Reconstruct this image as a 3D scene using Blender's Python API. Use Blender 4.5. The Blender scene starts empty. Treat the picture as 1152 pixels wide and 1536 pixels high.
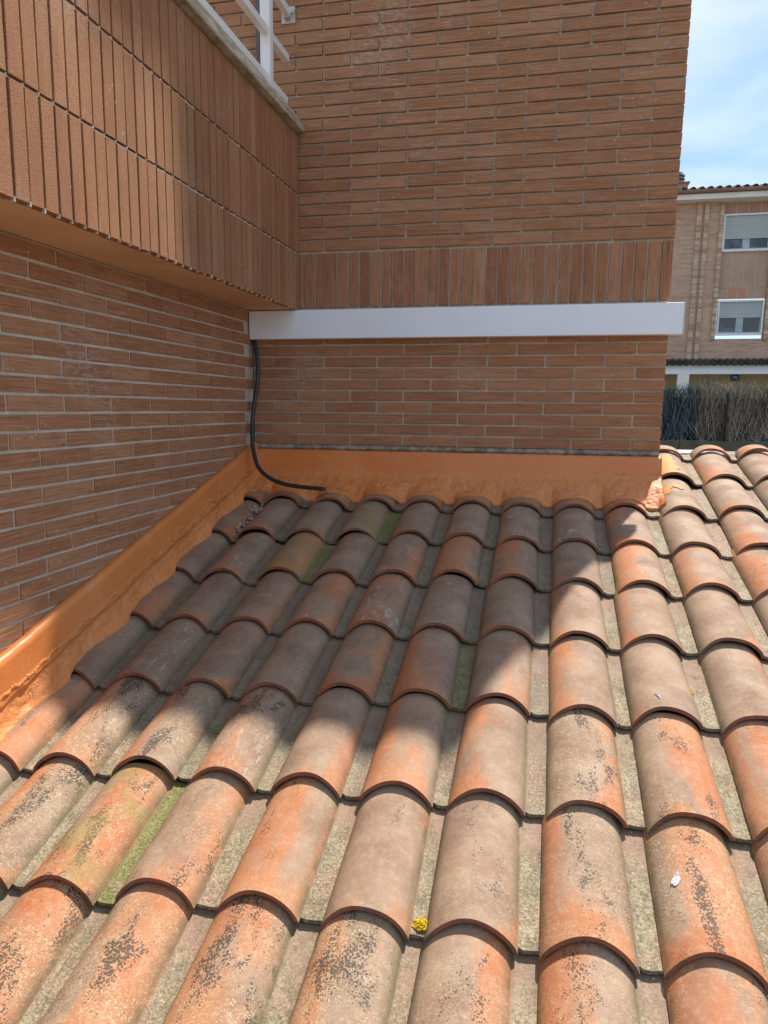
import bpy, bmesh, math, random
import numpy as np
from mathutils import Vector, Matrix, noise

SC = bpy.context.scene
COL = SC.collection
R = random.Random(7)

# ------------------------------------------------------------------ camera
ROT = [[0.974197, 0.225545, 0.008378], [-0.046053, 0.162302, 0.985666], [-0.220952, 0.960618, -0.168501]]
CAM = Vector((1.546, -4.188, 3.6))
cd = bpy.data.cameras.new('camera')
cam = bpy.data.objects.new('camera', cd)
COL.objects.link(cam)
r_, u_, f_ = ROT
cam.matrix_world = Matrix(((r_[0], u_[0], -f_[0], CAM.x), (r_[1], u_[1], -f_[1], CAM.y), (r_[2], u_[2], -f_[2], CAM.z), (0, 0, 0, 1)))
cd.sensor_fit = 'AUTO'; cd.sensor_width = 36.0
cd.lens = 1151.55 / 1536 * 36
cd.shift_x = 17.8 / 1536
cd.shift_y = 41.3 / 1536
cd.clip_start = 0.05; cd.clip_end = 2000
SC.camera = cam

# ------------------------------------------------------------------ sun, sky, exposure
SUN_DIR = Vector((0.38, 1.0, 1.60)).normalized()          # towards the sun
el = math.asin(SUN_DIR.z); az = math.atan2(SUN_DIR.x, SUN_DIR.y)
sd = bpy.data.lights.new('sun', 'SUN'); sd.energy = 2.8; sd.angle = math.radians(1.1); sd.color = (1.0, 0.93, 0.82)
so = bpy.data.objects.new('sun', sd); COL.objects.link(so)
so.rotation_euler = (-SUN_DIR).to_track_quat('-Z', 'Y').to_euler(); so.location = (3, 4, 12)

W = bpy.data.worlds.new('World'); SC.world = W; W.use_nodes = True
nt = W.node_tree; nt.nodes.clear()
def wn(t, **k):
    n = nt.nodes.new(t)
    for a, b in k.items(): setattr(n, a, b)
    return n
wo = wn('ShaderNodeOutputWorld'); bg = wn('ShaderNodeBackground')
sky = wn('ShaderNodeTexSky', sky_type='NISHITA', sun_disc=False, sun_elevation=el, sun_rotation=az, altitude=300, dust_density=0.3, air_density=1.0, ozone_density=2.5)
tc = wn('ShaderNodeTexCoord'); mp = wn('ShaderNodeMapping'); mp.inputs['Scale'].default_value = (1.0, 1.3, 3.2)
nz = wn('ShaderNodeTexNoise'); nz.inputs['Scale'].default_value = 2.6; nz.inputs['Detail'].default_value = 7; nz.inputs['Roughness'].default_value = .55; nz.inputs['Distortion'].default_value = .5
cr = wn('ShaderNodeValToRGB'); cr.color_ramp.elements[0].position = .40; cr.color_ramp.elements[1].position = .72
cr.color_ramp.elements[0].color = (1.0, 1.50, 2.15, 1); cr.color_ramp.elements[1].color = (2.5, 2.54, 2.55, 1)
mx = wn('ShaderNodeMix', data_type='RGBA'); mx.inputs[7].default_value = (2.75, 3.0, 3.15, 1)
L = nt.links.new
L(tc.outputs['Generated'], mp.inputs[0]); L(mp.outputs[0], nz.inputs[0]); L(nz.outputs[0], cr.inputs[0])
L(sky.outputs[0], mx.inputs[6]); L(cr.outputs[0], mx.inputs[7]); mx.inputs[0].default_value = .86; L(mx.outputs[2], bg.inputs[0]); L(bg.outputs[0], wo.inputs[0])
bg.inputs[1].default_value = 0.15

SC.view_settings.view_transform = 'Standard'; SC.view_settings.look = 'None'
SC.view_settings.gamma = 1; SC.view_settings.use_curve_mapping = False
SC.view_settings.exposure = 1.38
SC.render.engine = 'CYCLES'
SC.cycles.max_bounces = 6

# ------------------------------------------------------------------ material helpers
class M:
    """small wrapper that builds a node material"""
    def __init__(s, name, rough=.8, spec=.3):
        s.m = bpy.data.materials.new(name); s.m.use_nodes = True
        s.t = s.m.node_tree; s.b = s.t.nodes['Principled BSDF']
        s.b.inputs['Roughness'].default_value = rough
        s.b.inputs['Specular IOR Level'].default_value = spec
        s._tc = None
    def n(s, t, **k):
        n = s.t.nodes.new(t)
        for a, b in k.items(): setattr(n, a, b)
        return n
    def lk(s, a, b): s.t.links.new(a, b)
    def put(s, sock, v):
        if isinstance(v, (int, float)): sock.default_value = v
        elif isinstance(v, tuple): sock.default_value = v if len(v) == 4 or sock.type != 'RGBA' else v + (1,)
        else: s.lk(v, sock)
    @property
    def obj(s):
        if s._tc is None: s._tc = s.n('ShaderNodeTexCoord')
        return s._tc.outputs['Object']
    @property
    def pos(s): return s.n('ShaderNodeNewGeometry').outputs['Position']
    @property
    def rnd(s): return s.n('ShaderNodeObjectInfo').outputs['Random']
    def attr(s, name): return s.n('ShaderNodeAttribute', attribute_type='OBJECT', attribute_name=name).outputs['Fac']
    def math(s, op, a, b=0.0, c=None, clamp=False):
        n = s.n('ShaderNodeMath', operation=op, use_clamp=clamp)
        s.put(n.inputs[0], a); s.put(n.inputs[1], b)
        if c is not None: s.put(n.inputs[2], c)
        return n.outputs[0]
    def map(s, v, scale=(1, 1, 1), off=None, rot=None):
        n = s.n('ShaderNodeMapping'); s.lk(v, n.inputs[0]); n.inputs['Scale'].default_value = scale
        if rot: n.inputs['Rotation'].default_value = rot
        if off is not None: s.put(n.inputs['Location'], off)
        return n.outputs[0]
    def noise(s, v, scale, detail=4, rough=.55, dist=0., out=0):
        n = s.n('ShaderNodeTexNoise'); s.lk(v, n.inputs[0]); n.inputs['Scale'].default_value = scale
        n.inputs['Detail'].default_value = detail; n.inputs['Roughness'].default_value = rough; n.inputs['Distortion'].default_value = dist
        return n.outputs[out]
    def vor(s, v, scale, feature='F1'):
        n = s.n('ShaderNodeTexVoronoi', feature=feature); s.lk(v, n.inputs[0]); n.inputs['Scale'].default_value = scale
        return n.outputs[0]
    def ramp(s, v, a, b, lo=0., hi=1.):
        n = s.n('ShaderNodeMapRange', interpolation_type='SMOOTHSTEP'); s.put(n.inputs[0], v)
        s.put(n.inputs[1], a); s.put(n.inputs[2], b); s.put(n.inputs[3], lo); s.put(n.inputs[4], hi)
        return n.outputs[0]
    def mix(s, f, a, b, bt='MIX'):
        n = s.n('ShaderNodeMix', data_type='RGBA', blend_type=bt); s.put(n.inputs[0], f); s.put(n.inputs[6], a); s.put(n.inputs[7], b)
        return n.outputs[2]
    def xyz(s, v):
        n = s.n('ShaderNodeSeparateXYZ'); s.lk(v, n.inputs[0]); return n.outputs
    def comb(s, x, y, z):
        n = s.n('ShaderNodeCombineXYZ'); s.put(n.inputs[0], x); s.put(n.inputs[1], y); s.put(n.inputs[2], z); return n.outputs[0]
    def vadd(s, a, b):
        n = s.n('ShaderNodeVectorMath', operation='ADD'); s.put(n.inputs[0], a); s.put(n.inputs[1], b); return n.outputs[0]
    def color(s, c): s.put(s.b.inputs['Base Color'], c)
    def rough(s, v): s.put(s.b.inputs['Roughness'], v)
    def bump(s, h, strength=.3, dist=.002, normal=None):
        n = s.n('ShaderNodeBump'); n.inputs['Strength'].default_value = strength; n.inputs['Distance'].default_value = dist
        s.lk(h, n.inputs['Height'])
        if normal is not None: s.lk(normal, n.inputs['Normal'])
        s.lk(n.outputs[0], s.b.inputs['Normal']); return n.outputs[0]

def plain(name, col, rough=.7, spec=.3, var=.15, scale=6, bump=0., metal=0.):
    m = M(name, rough, spec)
    n = m.noise(m.pos, scale, 6, .6)
    d = tuple(max(0, c * (1 - var)) for c in col); l = tuple(min(1, c * (1 + var)) for c in col)
    m.color(m.mix(m.ramp(n, .3, .7), d, l))
    m.b.inputs['Metallic'].default_value = metal
    if bump: m.bump(m.noise(m.pos, scale * 12, 4, .6), bump, .003)
    return m.m

# ---- brick (stretchers with drawn striations, local x = length, local z = height)
def brick_material(name, dark, mid, light, stripe=True, grain=.35, efflo=.5):
    m = M(name, .85, .25)
    o = m.obj; p = m.pos; rn = m.rnd
    sh = m.vadd(o, m.comb(m.math('MULTIPLY', rn, 31.), m.math('MULTIPLY', rn, 17.), m.math('MULTIPLY', rn, 53.)))
    base = m.mix(m.ramp(rn, .0, 1.), dark, mid)
    rn2 = m.math('FRACT', m.math('MULTIPLY', rn, 7.31))
    base = m.mix(m.math('MULTIPLY', m.ramp(rn2, .55, 1.), .55), base, light)
    blot = m.noise(m.map(sh, (4, 4, 9)), 1.6, 5, .6)
    base = m.mix(m.math('MULTIPLY', m.ramp(blot, .42, .75), .35), base, light)
    base = m.mix(m.math('MULTIPLY', m.ramp(m.noise(m.map(sh, (6, 6, 14)), 1.3, 4), .55, .8), .4), base, tuple(c * .62 for c in dark))
    st = m.noise(m.map(sh, (5, 5, 260)), 1.0, 3, .65)
    base = m.mix(m.math('MULTIPLY', m.ramp(st, .48, .68), .5 if stripe else .12), base, tuple(min(1, c * 1.35) for c in light))
    if stripe:
        base = m.mix(m.math('MULTIPLY', m.ramp(m.noise(m.map(sh, (7, 7, 190)), 1.0, 3, .6), .48, .34), .55), base, tuple(c * .55 for c in dark))
        base = m.mix(m.math('MULTIPLY', m.ramp(m.noise(sh, 34, 5, .75), .56, .68), .45), base, (.50, .34, .23))
    fine = m.noise(m.map(sh, (1, 1, 1)), 420 if stripe else 190, 3, .8)
    base = m.mix(m.math('MULTIPLY', m.ramp(fine, .42 if not stripe else .3, .62 if not stripe else .75), .3 if stripe else .55), base, tuple(c * .7 for c in dark))
    # lime wash and efflorescence: large soft patches, plus small specks
    e1 = m.ramp(m.noise(p, 2.3, 5, .6), .54, .68); e2 = m.ramp(m.noise(m.map(p, (30, 30, 90)), 1., 4, .7), .46, .62)
    base = m.mix(m.math('MULTIPLY', m.math('MULTIPLY', e1, e2), efflo), base, (.5, .43, .36))
    sp = m.ramp(m.math('ADD', m.vor(p, 26), m.math('MULTIPLY', m.noise(p, 70, 3), .15)), .22, .15); spm = m.ramp(m.noise(p, 3.1, 3), .50, .60)
    base = m.mix(m.math('MULTIPLY', m.math('MULTIPLY', sp, spm), .75), base, (.55, .48, .40))
    # grey soiling at large scale
    base = m.mix(m.math('MULTIPLY', m.ramp(m.noise(p, .8, 5, .6), .45, .75), .25), base, (.20, .13, .085))
    if not stripe:
        dr = m.ramp(m.noise(m.map(p, (1, 26, 1.3)), 1.3, 4, .6), .66, .76)
        base = m.mix(m.math('MULTIPLY', dr, .4), base, (.66, .55, .44))
    m.color(base)
    h = m.math('ADD', m.math('MULTIPLY', st, 1.0 if stripe else .25), m.math('MULTIPLY', m.noise(sh, 160 if stripe else 230, 4, .7), grain * 2))
    m.bump(h, .7 if stripe else 1., .0022 if stripe else .0045)
    return m.m

BR_D, BR_M, BR_L = (.335, .148, .072), (.39, .182, .092), (.49, .265, .15)
mat_brick = brick_material('fired_brick', BR_D, BR_M, BR_L)
mat_brick_balc = brick_material('rough_soldier_brick', (.42, .18, .085), (.51, .235, .115), (.62, .33, .175), stripe=False, grain=1.0, efflo=.35)
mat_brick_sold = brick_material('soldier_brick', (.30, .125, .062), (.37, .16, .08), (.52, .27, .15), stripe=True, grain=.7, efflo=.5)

mm = M('mortar', .95, .15)
n1 = mm.noise(mm.pos, 5, 5, .6); n2 = mm.noise(mm.pos, 120, 4, .7)
c = mm.mix(mm.ramp(n1, .3, .7), (.52, .45, .36), (.68, .60, .49))
c = mm.mix(mm.math('MULTIPLY', mm.ramp(n2, .45, .7), .4), c, (.2, .165, .13))
mm.color(c); mm.bump(n2, .8, .003); mat_mortar = mm.m

# ---- orange waterproofing paint
def paint_material(name, stretch, pink=True):
    mf = M(name, .42, .38)
    p = mf.pos
    n1 = mf.noise(p, 2.2, 4, .5)
    c = mf.mix(mf.ramp(n1, .3, .7), (.66, .205, .050), (.74, .265, .078))
    c = mf.mix(mf.math('MULTIPLY', mf.ramp(mf.noise(mf.map(p, stretch), 7, 5, .65), .52, .74), .45), c, (.72, .34, .18))
    c = mf.mix(mf.math('MULTIPLY', mf.ramp(mf.noise(p, 60, 4, .7), .58, .75), .3), c, (.35, .11, .04))
    # right-hand end cured paler and pinker
    x = mf.xyz(p)[0]
    c = mf.mix(mf.math('MULTIPLY', mf.ramp(x, .3, 1.6), .3 if pink else 0.), c, (.56, .23, .125))
    mf.color(c)
    mf.rough(mf.ramp(n1, .35, .7, .42, .66))
    ap = mf.n('ShaderNodeAttribute', attribute_type='GEOMETRY', attribute_name='apron').outputs['Fac']
    c = mf.mix(mf.math('MULTIPLY', ap, .22), c, (.78, .33, .12))  # apron colour lightened to paint in the light it catches
    c = mf.mix(mf.math('MULTIPLY', mf.ramp(mf.noise(mf.map(p, (1, 1, .3)), 26, 5, .7), .56, .74), .25), c, (.38, .15, .07))
    mf.color(c)
    h = mf.math('ADD', mf.math('MULTIPLY', mf.noise(mf.map(p, stretch), 13, 5, .62, 1.6), mf.math('ADD', .06, mf.math('MULTIPLY', ap, 2.4))), mf.math('MULTIPLY', mf.noise(p, 90, 4, .6), .12))
    mf.bump(h, .6, .012)
    return mf.m
mat_paint = paint_material('orange_waterproof_paint', (1, 1, 1))

# ---- roof tile
def tile_material():
    m = M('weathered_clay_tile', .78, .25)
    o = m.obj; seed = m.attr('seed'); tone = m.attr('tone'); lich = m.attr('lichen'); moss = m.attr('moss')
    lime = m.attr('lime'); side = m.attr('side'); shade_tint = m.attr('shade_tint')
    x, y, z = m.xyz(o)
    off = m.comb(m.math('MULTIPLY', seed, 13.7), m.math('MULTIPLY', seed, 29.1), m.math('MULTIPLY', seed, 5.3))
    v = m.vadd(o, off)
    # flamed clay: mauve grey skin over orange body, streaked along the tile
    flow = m.noise(m.map(v, (9, 2.6, 9)), 1.0, 4, .55, .6)
    bx = m.math('MULTIPLY', m.math('ADD', m.math('MULTIPLY', x, 9.8), 1.0), side)       # -1..1 across the barrel, signed
    yy = m.math('MULTIPLY', m.ramp(y, .0, .13, 1., 0.), .16)
    f = m.math('ADD', m.math('ADD', flow, m.math('MULTIPLY', bx, .17)), m.math('ADD', yy, m.math('MULTIPLY', m.math('SUBTRACT', tone, .5), .6)))
    orange = m.math('MULTIPLY', m.ramp(f, .49, .72), .93)
    greyc = m.mix(m.ramp(m.noise(v, 7, 5, .6), .3, .7), (.25, .155, .106), (.365, .25, .172))
    oc = m.mix(m.ramp(m.noise(v, 5, 4, .6), .3, .7), (.43, .150, .060), (.46, .21, .105))
    base = m.mix(orange, greyc, oc)
    # wall's shadow painted into the clay colour of the shaded upper tiles
    base = m.mix(m.math('MULTIPLY', shade_tint, .20), base, m.mix(m.math('MULTIPLY', orange, .6), (.135, .082, .062), (.36, .13, .062)))
    # faint scraped streaks
    sc = m.ramp(m.noise(m.map(v, (22, 5, 22), rot=(0, 0, .5)), 2.0, 5, .7, .8), .56, .72)
    base = m.mix(m.math('MULTIPLY', sc, .22), base, (.50, .40, .31))
    ls = m.ramp(m.noise(m.map(v, (16, 5, 16), rot=(0, 0, -.7)), 1.5, 6, .75, 1.2), m.math('SUBTRACT', .70, m.math('MULTIPLY', lime, .17)), .74)
    base = m.mix(m.math('MULTIPLY', ls, .7), base, (.62, .58, .53))
    # beige dust
    du = m.ramp(m.noise(v, 55, 5, .75), .45, .7)
    base = m.mix(m.math('MULTIPLY', du, m.math('ADD', .16, m.math('MULTIPLY', lich, .3))), base, (.58, .48, .34))
    gm = m.math('MULTIPLY', m.ramp(m.noise(v, 5, 4, .6), .40, .62), m.ramp(lich, .0, .55))
    g3 = m.noise(v, 170, 4, .8)
    base = m.mix(m.math('MULTIPLY', gm, m.ramp(g3, .50, .62, 0., .75)), base, (.24, .19, .115))
    base = m.mix(m.math('MULTIPLY', gm, m.ramp(g3, .47, .38, 0., .6)), base, (.60, .50, .33))
    # black crust lichen in blotches along the crown
    bl = m.math('ADD', m.noise(m.map(v, (11, 3.6, 11)), 1.3, 4, .6, .5), m.math('MULTIPLY', m.math('ABSOLUTE', m.math('ADD', bx, -.15)), -.10))
    gr = m.noise(v, 120, 6, .85)
    thr = m.math('SUBTRACT', .595, m.math('MULTIPLY', lich, .20))
    bmask = m.ramp(m.math('ADD', bl, m.math('MULTIPLY', m.noise(v, 26, 4, .7), .22)), thr, m.math('ADD', thr, .26))
    vv = m.vadd(v, m.comb(m.math('MULTIPLY', gr, .006), m.math('MULTIPLY', m.noise(v, 95, 3), .006), 0.))
    d1 = m.math('SUBTRACT', m.vor(vv, 190), m.math('MULTIPLY', bmask, .60)); d2 = m.math('SUBTRACT', m.vor(vv, 80), m.math('MULTIPLY', bmask, .38))
    lm = m.math('MAXIMUM', m.ramp(d1, .03, -.07), m.ramp(d2, .01, -.06))
    lm = m.math('MULTIPLY', lm, m.ramp(bmask, .02, .2))
    lmm = m.math('MULTIPLY', lm, m.ramp(lich, .02, .25))
    base = m.mix(m.math('MULTIPLY', lmm, .85), base, m.mix(m.ramp(gr, .5, .68), (.055, .050, .043), (.15, .13, .09)))
    # round spots
    vs = m.ramp(m.math('ADD', m.vor(v, 42), m.math('MULTIPLY', m.noise(v, 90, 3), .12)), .21, .15); vsm = m.math('MULTIPLY', m.ramp(m.noise(v, 6, 3), .46, .60), m.ramp(lich, .2, .6))
    base = m.mix(m.math('MULTIPLY', m.math('MULTIPLY', vs, vsm), .8), base, (.07, .07, .065))
    # cream and ochre dots
    vd = m.ramp(m.math('ADD', m.vor(v, 150), m.math('MULTIPLY', m.noise(v, 60, 3), .5)), .52, .42); vdm = m.math('MULTIPLY', m.ramp(m.math('ADD', m.noise(v, 9, 4), m.math('MULTIPLY', m.math('ABSOLUTE', bx), .15)), .50, .74), m.ramp(lich, .05, .5))
    base = m.mix(m.math('MULTIPLY', m.math('MULTIPLY', vd, vdm), 1.), base, (.58, .50, .30))
    # damp green band low on the flanks
    fl = m.math('MULTIPLY', m.ramp(z, .034, .004), m.ramp(m.noise(v, 14, 5, .7), .33, .58))
    base = m.mix(m.math('MULTIPLY', fl, .75), base, (.15, .125, .07))
    # pan: gritty, grey olive
    pan = m.ramp(x, -.004, .004)
    g1 = m.noise(v, 150, 4, .8); g2 = m.noise(v, 16, 5, .7)
    pc = m.mix(m.ramp(g2, .35, .65), (.33, .27, .175), (.20, .155, .105))
    pc = m.mix(m.math('MULTIPLY', m.math('SUBTRACT', 1., m.math('MULTIPLY', lich, .5)), m.ramp(m.noise(v, 6, 3), .45, .65)), pc, (.33, .205, .145))
    pc = m.mix(m.math('MULTIPLY', m.ramp(g1, .52, .64), .6), pc, (.56, .50, .34))
    pc = m.mix(m.math('MULTIPLY', m.ramp(g1, .49, .38), .75), pc, (.085, .075, .045))
    clayp = m.math('MULTIPLY', m.ramp(m.math('ADD', y, m.math('MULTIPLY', m.noise(v, 8, 4, .6), .30)), .36, .50), m.math('SUBTRACT', 1., m.math('MULTIPLY', lich, .7)))
    pc = m.mix(m.math('MULTIPLY', clayp, .8), pc, (.30, .19, .14))
    big = m.ramp(m.noise(m.map(v, (30, 9, 9)), 1.4, 6, .75), .50, .66)
    pc = m.mix(m.math('MULTIPLY', big, .7), pc, m.mix(m.ramp(g1, .45, .55), (.10, .095, .05), (.19, .17, .10)))
    pc = m.mix(m.math('MULTIPLY', shade_tint, .5), pc, (.15, .125, .10))  # pan colour darkened too, as painted shade
    mo = m.math('MULTIPLY', m.ramp(m.noise(v, 11, 5, .7), m.math('SUBTRACT', .78, m.math('MULTIPLY', moss, .42)), m.math('SUBTRACT', .90, m.math('MULTIPLY', moss, .42))), m.ramp(moss, .0, .2))
    mc = m.mix(m.ramp(g1, .4, .65), (.10, .11, .03), (.27, .26, .075))
    pc = m.mix(m.math('MULTIPLY', mo, .8), pc, mc)
    ws = m.ramp(m.vor(v, 48), .16, .08)
    pc = m.mix(m.math('MULTIPLY', m.math('MULTIPLY', ws, m.ramp(m.noise(v, 10, 3), .55, .65)), .8), pc, (.62, .60, .52))
    mo2 = m.math('MULTIPLY', m.ramp(m.noise(m.vadd(v, (3.1, 1.7, .4)), 6, 4, .6), .62, .5, 0., 1.), m.ramp(moss, .8, 1.0))
    base = m.mix(m.math('MULTIPLY', m.math('MULTIPLY', mo2, m.ramp(bx, -.7, .9)), .0), base, mc)
    base = m.mix(m.math('MULTIPLY', m.math('MULTIPLY', m.ramp(moss, .82, 1.), m.ramp(m.noise(v, 8, 4, .6), .40, .62)), .55), base, (.27, .225, .085))
    base = m.mix(pan, base, pc)
    # red raw clay on cut front edges
    nrm = m.n('ShaderNodeNewGeometry').outputs['True Normal']
    fr = m.math('MULTIPLY', m.ramp(y, .030, .024), m.ramp(m.math('MULTIPLY', m.xyz(nrm)[1], -1.), .75, .9))
    fr = m.math('MULTIPLY', fr, m.math('SUBTRACT', 1., pan))
    base = m.mix(m.math('MULTIPLY', fr, .75), base, m.mix(m.ramp(m.noise(v, 30, 4), .4, .65), (.26, .075, .04), (.12, .07, .05)))
    m.color(base)
    h = m.math('ADD', m.math('MULTIPLY', m.noise(v, 210, 4, .75), .5), m.math('MULTIPLY', m.noise(v, 38, 4, .6), .6))
    h = m.math('ADD', h, m.math('MULTIPLY', m.math('ADD', lmm, m.math('MULTIPLY', pan, m.math('MULTIPLY', g1, 2.))), .5))
    m.bump(h, .6, .003)
    m.rough(m.ramp(m.noise(v, 9, 4), .3, .7, .62, .88))
    return m.m
mat_tile = tile_material()

# ------------------------------------------------------------------ mesh helpers
def empty(name, loc=(0, 0, 0)):
    o = bpy.data.objects.new(name, None); o.location = loc; o.empty_display_size = .1
    COL.objects.link(o); return o
def tag(o, label=None, cat=None, group=None, kind=None):
    if label: o['label'] = label
    if cat: o['category'] = cat
    if group: o['group'] = group
    if kind: o['kind'] = kind
    return o
def place(o, parent):
    COL.objects.link(o)
    if parent is not None:
        o.parent = parent
        o.matrix_parent_inverse = Matrix.Translation(parent.location).inverted()
    return o
def mobj(name, mesh, mat=None, parent=None):
    o = bpy.data.objects.new(name, mesh)
    if mat is not None and not mesh.materials: mesh.materials.append(mat)
    return place(o, parent)
def mesh_from(name, verts, faces, smooth=False):
    me = bpy.data.meshes.new(name); me.from_pydata([tuple(v) for v in verts], [], faces)
    if smooth: me.polygons.foreach_set('use_smooth', [True] * len(me.polygons))
    me.update(); return me
def bm_box(bm, x0, x1, y0, y1, z0, z1, ch=0.0):
    mt = Matrix.Translation(((x0 + x1) / 2, (y0 + y1) / 2, (z0 + z1) / 2)) @ Matrix.Diagonal((x1 - x0, y1 - y0, z1 - z0, 1))
    r = bmesh.ops.create_cube(bm, size=1, matrix=mt)
    if ch:
        es = list({e for v in r['verts'] for e in v.link_edges})
        bmesh.ops.bevel(bm, geom=es, offset=ch, segments=1, affect='EDGES', profile=.5)
    return r
def bm_done(bm, name, mat, parent=None, smooth=False):
    bmesh.ops.recalc_face_normals(bm, faces=bm.faces)
    me = bpy.data.meshes.new(name); bm.to_mesh(me); bm.free()
    if smooth: me.polygons.foreach_set('use_smooth', [True] * len(me.polygons))
    return mobj(name, me, mat, parent)
def box(name, x0, x1, y0, y1, z0, z1, mat, parent=None, ch=0.0):
    bm = bmesh.new(); bm_box(bm, x0, x1, y0, y1, z0, z1, ch)
    return bm_done(bm, name, mat, parent)
def tube(name, pts, rad, mat, parent=None, seg=10, cap=True):
    bm = bmesh.new(); rings = []
    for i, p in enumerate(pts):
        a = pts[max(i - 1, 0)]; b = pts[min(i + 1, len(pts) - 1)]
        d = (Vector(b) - Vector(a)).normalized()
        s = d.cross(Vector((0, 1, .1))).normalized(); t = d.cross(s)
        rings.append([bm.verts.new(Vector(p) + (s * math.cos(2 * math.pi * k / seg) + t * math.sin(2 * math.pi * k / seg)) * rad) for k in range(seg)])
    for a, b in zip(rings, rings[1:]):
        for k in range(seg): bm.faces.new((a[k], a[(k + 1) % seg], b[(k + 1) % seg], b[k]))
    if cap: bm.faces.new(rings[0]); bm.faces.new(rings[-1][::-1])
    return bm_done(bm, name, mat, parent, True)
def spline(pts, n=8):
    P = [Vector(p) for p in pts]; P = [2 * P[0] - P[1]] + P + [2 * P[-1] - P[-2]]; out = []
    for i in range(1, len(P) - 2):
        for k in range(n):
            t = k / n; a, b, c, d = P[i - 1:i + 3]
            out.append(.5 * ((2 * b) + (c - a) * t + (2 * a - 5 * b + 4 * c - d) * t * t + (3 * b - a - 3 * c + d) * t ** 3))
    out.append(P[-2]); return out
def pix(p):
    q = [sum(ROT[i][j] * (p[j] - CAM[j]) for j in range(3)) for i in range(3)]
    return (558.2 + 1151.55 * q[0] / q[2], 809.3 - 1151.55 * q[1] / q[2]) if q[2] > .1 else (-9999, -9999)
def seen(p, m=60):
    x, y = pix(p); return -m < x < 1152 + m and -m < y < 1536 + m

# ------------------------------------------------------------------ brick meshes (centre of face at origin, face looks to local -Y)
def brick_mesh(length, height=.0505, depth=.03, var=0):
    rr = random.Random(var * 77 + int(length * 1000))
    bm = bmesh.new(); r = bm_box(bm, -length / 2, length / 2, 0, depth, -height / 2, height / 2)
    es = [e for e in bm.edges if all(v.co.y < 1e-5 for v in e.verts)]
    bmesh.ops.bevel(bm, geom=es, offset=.0015, segments=1, affect='EDGES')
    for v in bm.verts:
        v.co += Vector((rr.uniform(-1, 1) * .0012, rr.uniform(-1, 1) * .0007, rr.uniform(-1, 1) * .0012))
    bmesh.ops.recalc_face_normals(bm, faces=bm.faces)
    me = bpy.data.meshes.new('brick'); bm.to_mesh(me); bm.free(); return me
_bc = {}
def get_brick(length, mat, height=.0505):
    k = (round(length, 3), mat.name, height, R.randrange(5))
    if k not in _bc:
        me = brick_mesh(length, height, var=k[3]); me.materials.append(mat); _bc[k] = me
    return _bc[k]
def lay(parent, pos, length, mat, face='Y', vert=False, height=.0505, proud=.0015):
    me = get_brick(length, mat, height)
    o = bpy.data.objects.new('brick', me)
    rot = Matrix.Identity(4)
    if vert: rot = Matrix.Rotation(math.pi / 2, 4, 'Y') @ rot
    if face == 'X': rot = Matrix.Rotation(math.pi / 2, 4, 'Z') @ rot
    j = R.uniform(-1, 1) * proud; tw = R.uniform(-1, 1) * .002
    d = Vector((0, j, 0)) if face == 'Y' else Vector((j, 0, 0))
    o.matrix_world = Matrix.Translation(Vector(pos) + d) @ rot @ Matrix.Rotation(tw, 4, 'Y')
    mw = o.matrix_world.copy()
    COL.objects.link(o); o.parent = parent; o.matrix_parent_inverse = Matrix.Translation(parent.location).inverted(); o.matrix_basis = mw
    return o
class Rest:
    """bricks outside the picture: same courses, joined into one part"""
    def __init__(s): s.bm = bmesh.new(); s.n = 0
    def add(s, pos, length, face='Y', vert=False, height=.0505, depth=.03):
        x, y, z = pos; a, b = (height, length) if vert else (length, height); s.n += 1
        if face == 'Y': bm_box(s.bm, x - a / 2, x + a / 2, y, y + depth, z - b / 2, z + b / 2)
        else: bm_box(s.bm, x - depth, x, y - a / 2, y + a / 2, z - b / 2, z + b / 2)
    def done(s, name, mat, parent):
        if s.n: tag(bm_done(s.bm, name, mat, parent), kind='stuff')

# ------------------------------------------------------------------ setting: ground
mg = M('dry_ground', .95, .1)
gn = mg.noise(mg.pos, .35, 6, .6)
mg.color(mg.mix(mg.ramp(gn, .35, .65), (.16, .14, .10), (.24, .215, .17)))
mg.bump(mg.noise(mg.pos, 8, 5, .7), .4, .02)
g = mobj('ground', mesh_from('ground', [(-600, -600, 0), (600, -600, 0), (600, 900, 0), (-600, 900, 0)], [(0, 1, 2, 3)]), mg.m)
tag(g, 'dry pale ground around the houses', kind='structure')

# ================================================================== BACK WALL
H = .0608677; M3 = .3
WR = 2.092          # right hand end of the back wall
GW = 'brick walls of the near house'
bw = tag(empty('brick_wall', (1.0, 0, 0)), 'tall brown brick end wall with an upright brick band, right of the terrace', 'wall', GW)
mbw = M('core', .9)
# mortar bed / body of the building behind the bricks
bm = bmesh.new()
bm_box(bm, -.118, WR - .004, .010, .45, 0, 4.05)                 # below the terrace level, right of side wall
bm_box(bm, -3.0, WR - .004, .0141, .45, 4.05, 5.99)
bm_done(bm, 'mortar_bed', mat_mortar, bw)
zc5 = 3.42366; Z1 = 4.46363
rest = Rest()
def stretcher_row(parent, z, off, x0, x1, y=0., face='Y', mat=mat_brick, rest=rest, length=.289):
    """off = position of one vertical joint; bricks run between x0 and x1"""
    k = math.floor((x0 - off) / M3)
    while True:
        a = off + k * M3; b = a + M3; k += 1
        if a >= x1 - .012: break
        a2, b2 = max(a, x0 - .0055), min(b, x1 + .0055)
        l = b2 - a2 - .011
        if l < .03: continue
        c = (a2 + b2) / 2
        p = (c, y, z) if face == 'Y' else (y, c, z)
        ends = [(c - l / 2, y, z), (c, y, z), (c + l / 2, y, z)] if face == 'Y' else [(y, c - l / 2, z), (y, c, z), (y, c + l / 2, z)]
        if any(seen(e, 12) for e in ends): lay(parent, p, round(l, 3), mat, face)
        else: rest.add(p, l, face)
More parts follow.
